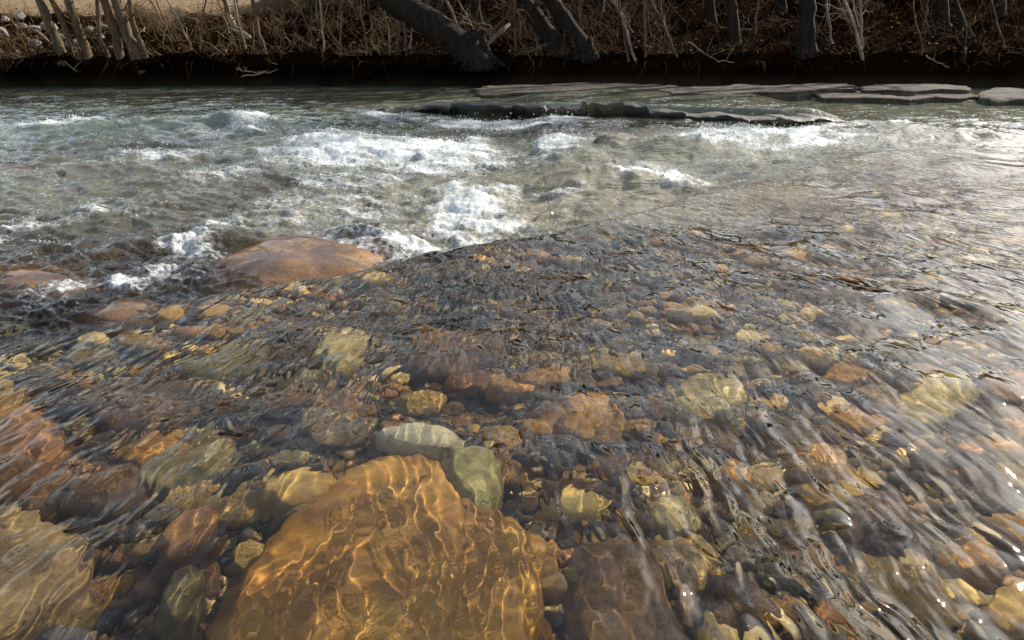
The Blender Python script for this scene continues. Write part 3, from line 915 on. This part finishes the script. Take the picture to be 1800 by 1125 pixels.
T = [((112, 103), [(98, 60), (75, 0)], 17, 'bark', 'leftmost leaning trunk of the bare cluster on the open bank'),
     ((143, 112), [(125, 65), (95, 0)], 11, 'bark', 'slim trunk just right of the leftmost leaning one'),
     ((158, 118), [(146, 85), (140, 65), (120, 0)], 18, 'bark', 'kinked trunk with a burl low down in the bare cluster'),
     ((195, 114), [(180, 70), (166, 0)], 8, 'bark', 'thin straight trunk in the middle of the bare cluster'),
     ((217, 120), [(204, 60), (186, 0)], 15, 'bark', 'mid sized trunk left of the thickest in the bare cluster'),
     ((248, 117), [(225, 65), (203, 0)], 20, 'bark', 'thickest leaning trunk of the bare cluster with splayed roots'),
     ((262, 112), [(243, 60), (228, 0)], 9, 'bark', 'rightmost slim trunk of the bare cluster'),
     ((470, 103), [(455, 60), (443, 0)], 9, 'bark', 'lone slim tree leaning left on the mid bank'),
     ((437, 66), [(412, 48), (402, 30), (398, 0)], 11, 'barkpale', 'pale crooked tree elbowed out from the slope'),
     ((838, 108), [(800, 75), (750, 35), (690, 0)], 58, 'barkshade', 'huge black trunk leaning far left over the water'),
     ((985, 92), [(955, 50), (938, 25), (922, 0)], 32, 'barkshade', 'thick dark leaning tree left of its twin'),
     ((1035, 98), [(1010, 62), (990, 30), (968, 0)], 32, 'barkshade', 'thick dark leaning tree with one sunlit edge right of its twin'),
     ((1418, 92), [(1418, 50), (1422, 0)], 30, 'barkshade', 'upright dark tree with a light bark strip on the shaded bank'),
     ((1290, 75), [(1287, 40), (1283, 0)], 22, 'barkshade', 'upright dark trunk deep in the shaded bank'),
     ((1520, 124), [(1506, 60), (1485, 0)], 6, 'barkpale', 'tall thin pale sapling on the shaded bank'),
     ((1695, 100), [(1690, 50), (1685, 0)], 8, 'barkshade', 'slim dark tree at the far end of the shaded bank'),
     ((806, 66), [(800, 35), (785, 0)], 6, 'barkpale', 'slender pale forked sapling behind the huge black trunk')]
for i, (b, via, w, mt, lb) in enumerate(T):
    tree('bare_tree', lb, 'tree', b, via, w, mt, height=rnd.uniform(6.5, 9.5), seed=200 + i, low=2 if w > 20 else 3, nb=16 if w > 20 else 10)
for i in range(13):
    px = 560 + i * 98 + rnd.uniform(-35, 35)
    tree('bare_tree', 'dim bare tree standing further up the wooded bank', 'tree', (px, rnd.uniform(14, 48)), [(px - rnd.uniform(-6, 14), -30)], rnd.uniform(9, 22), 'barkshade',
         height=rnd.uniform(8, 11), seed=300 + i, low=0, nb=18, group='trees further up the wooded bank', spread=1.5)
# young whips all along the bank
k = 0
for i in range(46):
    px = rnd.uniform(280, 1800)
    py = rnd.uniform(50, 112)
    if px < 560: py = rnd.uniform(55, 100)
    tp = px - rnd.uniform(-15, 45)
    tree('sapling', 'thin bare sapling stem rising from the brushy far bank', 'sapling', (px, py), [(px + (tp - px) * .5, py * .5), (tp, 0)], rnd.uniform(2.4, 5), rnd.choice(['bark', 'bark', 'barkpale', 'twig']),
         height=rnd.uniform(3, 5.5), seed=400 + i, low=4, nb=6, group='saplings along the far bank', spread=.8)

# fallen pale log
x0, y0, z0 = bank_at(858, 80)
dx, dy, dz = ray(896, 42); t = (y0 + .35) / dy
p1 = Vector((dx * t, y0 + .35, CAMZ + dz * t))
b = MB(); b.tube([Vector((x0, y0, z0 + .02)), Vector((x0, y0, z0 + .02)).lerp(p1, .5) + Vector((0, 0, .02)), p1], [.055, .05, .04], 8)
lg = b.build('log', M['barkpale'], loc=(x0, y0, z0))
tag(lg, 'short pale broken log leaning on the dark bank', 'log')

# fallen branches caught along the waterline of the bank
for i, (pl, w_, lb) in enumerate([([(410, 118), (425, 124), (445, 127), (468, 125)], .022, 'pale fallen branch lying over the black undercut below the lone slim tree'),
        ([(425, 133), (450, 131), (478, 127), (502, 114)], .018, 'curved thin fallen branch just above the water below the lone slim tree'),
        ([(62, 52), (95, 80), (110, 104), (138, 127)], .024, 'long fallen branch sloping to the water across the feet of the bare cluster'),
        ([(255, 48), (240, 62), (262, 92), (288, 117)], .016, 'thin bent branch propped against the rightmost slim trunk'),
        ([(1210, 72), (1235, 92), (1262, 108), (1290, 110)], .018, 'thin branch hanging over the edge below the leaning twin trees'),
        ([(1625, 98), (1650, 112), (1672, 120), (1682, 122)], .016, 'pale broken stem lying low on the shaded bank at the right')]):
    pts = []
    for q, (px, py) in enumerate(pl):
        dx, dy, dz = ray(px, py)
        x, y, z = bank_at(px, min(py, 108))
        y = min(y, float(shore(dx / dy * 16.2)) + .12) if py > 100 else y - .1
        t = y / dy
        pts.append(Vector((dx * t, y, CAMZ + dz * t)))
    P = []
    for a in range(len(pts) - 1):
        for k2 in range(4): P.append(pts[a].lerp(pts[a + 1], k2 / 4) + Vector((rnd.gauss(0, .012), rnd.gauss(0, .02), rnd.gauss(0, .012))))
    P.append(pts[-1])
    b = MB(); b.tube(P, [w_ * (1 - .6 * k2 / len(P)) for k2 in range(len(P))], 6)
    for k2 in range(3):
        e = wander(P[rnd.randrange(3, len(P) - 1)], (rnd.gauss(0, .6), -.2, rnd.uniform(.1, .8)), rnd.uniform(.2, .5), 4, rnd, 0, .2)
        b.tube(e, [w_ * .45, w_ * .38, w_ * .3, w_ * .2, w_ * .1], 4)
    tag(b.build('fallen_branch', M['barkpale'], loc=tuple(P[0])), lb, 'branch')

# pale rocks on the open bank
for i in range(26):
    px, py = rnd.uniform(-30, 250), rnd.triangular(28, 92, 55)
    x, y, z = bank_at(px, py)
    s = rnd.uniform(.05, .15)
    o = D.objects.new('bank_rock', protos_b[i % 4] if 'protos_b' in globals() else None) if False else None
    me = D.meshes.get('bank_rock_%d' % (i % 4))
    if me is None:
        me = blob_mesh('bank_rock_%d' % (i % 4), ell(0, 0, 1, .8, 8, 0, 60 + i), .6, p=.4, q=.8, amp=.3, freq=1.1, seed=60 + i, rings=10, seg=22)
        me.materials.append(M['white'])
    o = D.objects.new('bank_rock', me); C.objects.link(o)
    o.scale = (s * 1.3, s, s); o.location = (x, y, z + s * .2); o.rotation_euler = (0, rnd.uniform(-.4, .4), rnd.uniform(0, 6.28))
    tag(o, 'pale limestone rock strewn on the open bank behind the leaning trunks', 'rock', 'pale rocks on the open bank')


# brush: dry stems, briars and twigs nobody could count; fallen leaves
def brush():
    r = random.Random(11)
    for nm, mat, n, lab in (('brush', 'twig', 9000, 'tangle of dry reddish stems and briars on the far bank'), ('dead_grass', 'barkpale', 2200, 'pale dead weed stalks standing on the far bank')):
        b = MB()
        for i in range(n):
            px = r.uniform(-250, 2050)
            x = (px - 900) / 1300 * 18.5
            y = float(shore(x)) + (r.random() ** 1.3) * 5.5 + .02
            if x < -7.0 and r.random() < .45: continue
            if float(fbm(np.array([x * .9]), np.array([y * .9]), 141, 2)[0]) < ((-.05 if x < 0 else -.3) if nm == 'brush' else .2): continue
            if x > 3.5 and r.random() < .6: continue
            d = y - float(shore(x))
            z = float(bank_h(x, max(d, .3))) - .03
            L = r.uniform(.15, .9) * (.8 if d < 1 else 1.2)
            q = wander((x, y, z), (r.gauss(0, .5), r.gauss(-.15, .4), r.uniform(.2, 1.0)), L, 5, r, -.08, .22)
            w = r.uniform(.003, .0075)
            b.tube(q, [w, w * .9, w * .75, w * .6, w * .45, w * .25], 3, False)
            for s in range(r.randrange(1, 4)):
                j = r.randrange(1, 5)
                e = wander(q[j], (r.gauss(0, .7), r.gauss(0, .7), r.gauss(.2, .6)), L * r.uniform(.2, .5), 3, r, -.05, .2)
                b.tube(e, [w * .6, w * .5, w * .35, w * .2], 3, False)
        # drooping roots and twigs at the lip
        if nm == 'brush':
            for i in range(150):
                x = r.uniform(-17, 17)
                y = float(shore(x)) + .05
                q = wander((x, y, .46), (r.gauss(0, .5), -.5, r.uniform(-.8, .1)), r.uniform(.1, .45), 5, r, -.25, .3)
                w = r.uniform(.003, .006)
                b.tube(q, [w, w * .9, w * .8, w * .6, w * .4, w * .2], 3, False)
        tag(b.build(nm, M[mat]), lab, 'brush', kind='stuff')


brush()


def leaves():
    rng = np.random.default_rng(9)
    n = 8000
    px = rng.uniform(-300, 2100, n)
    x = (px - 900) / 1300 * 19
    d = rng.random(n) ** 1.4 * 8 + .05
    y = shore(x) + d
    z = bank_h(x, np.maximum(d, .3)) + .02 + rng.exponential(.05, n)
    keep = ~((x < -6) & (d > 3.6))
    x, y, z = x[keep], y[keep], z[keep]; n = len(x)
    s = rng.uniform(.010, .034, n)
    q = np.array([(-1, -.5, 0), (0, -.75, .25), (1, -.4, 0), (1.1, .4, .2), (0, .7, -.1), (-1, .5, .2)])
    rot = rng.random((n, 3)) * 6.28
    cx, sx = np.cos(rot[:, 0] * .35), np.sin(rot[:, 0] * .35); cz, sz = np.cos(rot[:, 2]), np.sin(rot[:, 2])
    V = np.repeat(q[None], n, 0) * s[:, None, None]
    V = np.stack([V[..., 0], V[..., 1] * cx[:, None] - V[..., 2] * sx[:, None], V[..., 1] * sx[:, None] + V[..., 2] * cx[:, None]], 2)
    V = np.stack([V[..., 0] * cz[:, None] - V[..., 1] * sz[:, None], V[..., 0] * sz[:, None] + V[..., 1] * cz[:, None], V[..., 2]], 2)
    V = V + np.stack([x, y, z], 1)[:, None]
    F = (np.array([[0, 1, 4, 5], [1, 2, 3, 4]])[None] + (np.arange(n) * 6)[:, None, None]).reshape(-1, 4)
    me = mesh_of('fallen_leaves', V.reshape(-1, 3), F, False)
    m, nt = nodes_of('dead leaves')
    g = N(nt, 'ShaderNodeNewGeometry')
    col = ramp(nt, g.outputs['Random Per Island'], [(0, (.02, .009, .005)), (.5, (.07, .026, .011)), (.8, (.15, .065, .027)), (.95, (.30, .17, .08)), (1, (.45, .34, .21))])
    b = N(nt, 'ShaderNodeBsdfPrincipled', ins={'Base Color': col, 'Roughness': .95, 'Specular IOR Level': .05})
    o = N(nt, 'ShaderNodeOutputMaterial'); nt.links.new(b.outputs[0], o.inputs[0])
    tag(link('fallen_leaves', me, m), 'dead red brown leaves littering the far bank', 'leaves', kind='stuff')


leaves()

# ------------------------------------------------------------------ light
SUN_AZ, SUN_EL = 46.0, 30.0      # degrees to the right of the view, above the horizon
w = D.worlds.new('World'); bpy.context.scene.world = w; w.use_nodes = True
nt = w.node_tree; nt.nodes.clear()
sky = N(nt, 'ShaderNodeTexSky', sky_type='NISHITA', sun_disc=False, sun_elevation=R(SUN_EL), sun_rotation=R(SUN_AZ), dust_density=1.0, air_density=1.0, ozone_density=1.0)
hs = N(nt, 'ShaderNodeHueSaturation', ins={'Saturation': .6, 'Color': sky.outputs[0]})
bg = N(nt, 'ShaderNodeBackground', ins={'Color': hs.outputs[0], 'Strength': .132})
o = N(nt, 'ShaderNodeOutputWorld'); nt.links.new(bg.outputs[0], o.inputs[0])
sl = D.lights.new('sun', 'SUN'); sl.energy = 5.0; sl.angle = R(.5); sl.color = (1, .93, .82)
sl.cycles.is_caustics_light = True
so = D.objects.new('sun', sl); C.objects.link(so)
sd = Vector((math.sin(R(SUN_AZ)) * math.cos(R(SUN_EL)), math.cos(R(SUN_AZ)) * math.cos(R(SUN_EL)), math.sin(R(SUN_EL))))
so.rotation_euler = sd.to_track_quat('Z', 'Y').to_euler()
so.location = sd * 30

cam = D.cameras.new('camera'); co = D.objects.new('camera', cam); C.objects.link(co)
cam.sensor_width = 36; cam.lens = 36 * FPX / 1800; cam.clip_end = 600; cam.clip_start = .02
co.location = (0, 0, CAMZ); co.rotation_euler = (math.pi / 2 - PITCH, 0, 0)
sc = bpy.context.scene
sc.camera = co
sc.view_settings.view_transform = 'Standard'; sc.view_settings.look = 'None'
sc.view_settings.exposure = 0.68; sc.view_settings.gamma = 1
sc.render.engine = 'CYCLES'
cy = sc.cycles
cy.max_bounces = 10; cy.transmission_bounces = 8; cy.glossy_bounces = 4; cy.diffuse_bounces = 3
cy.caustics_reflective = False; cy.caustics_refractive = True; cy.blur_glossy = .2
cy.sample_clamp_indirect = 6
cy.use_denoising = True
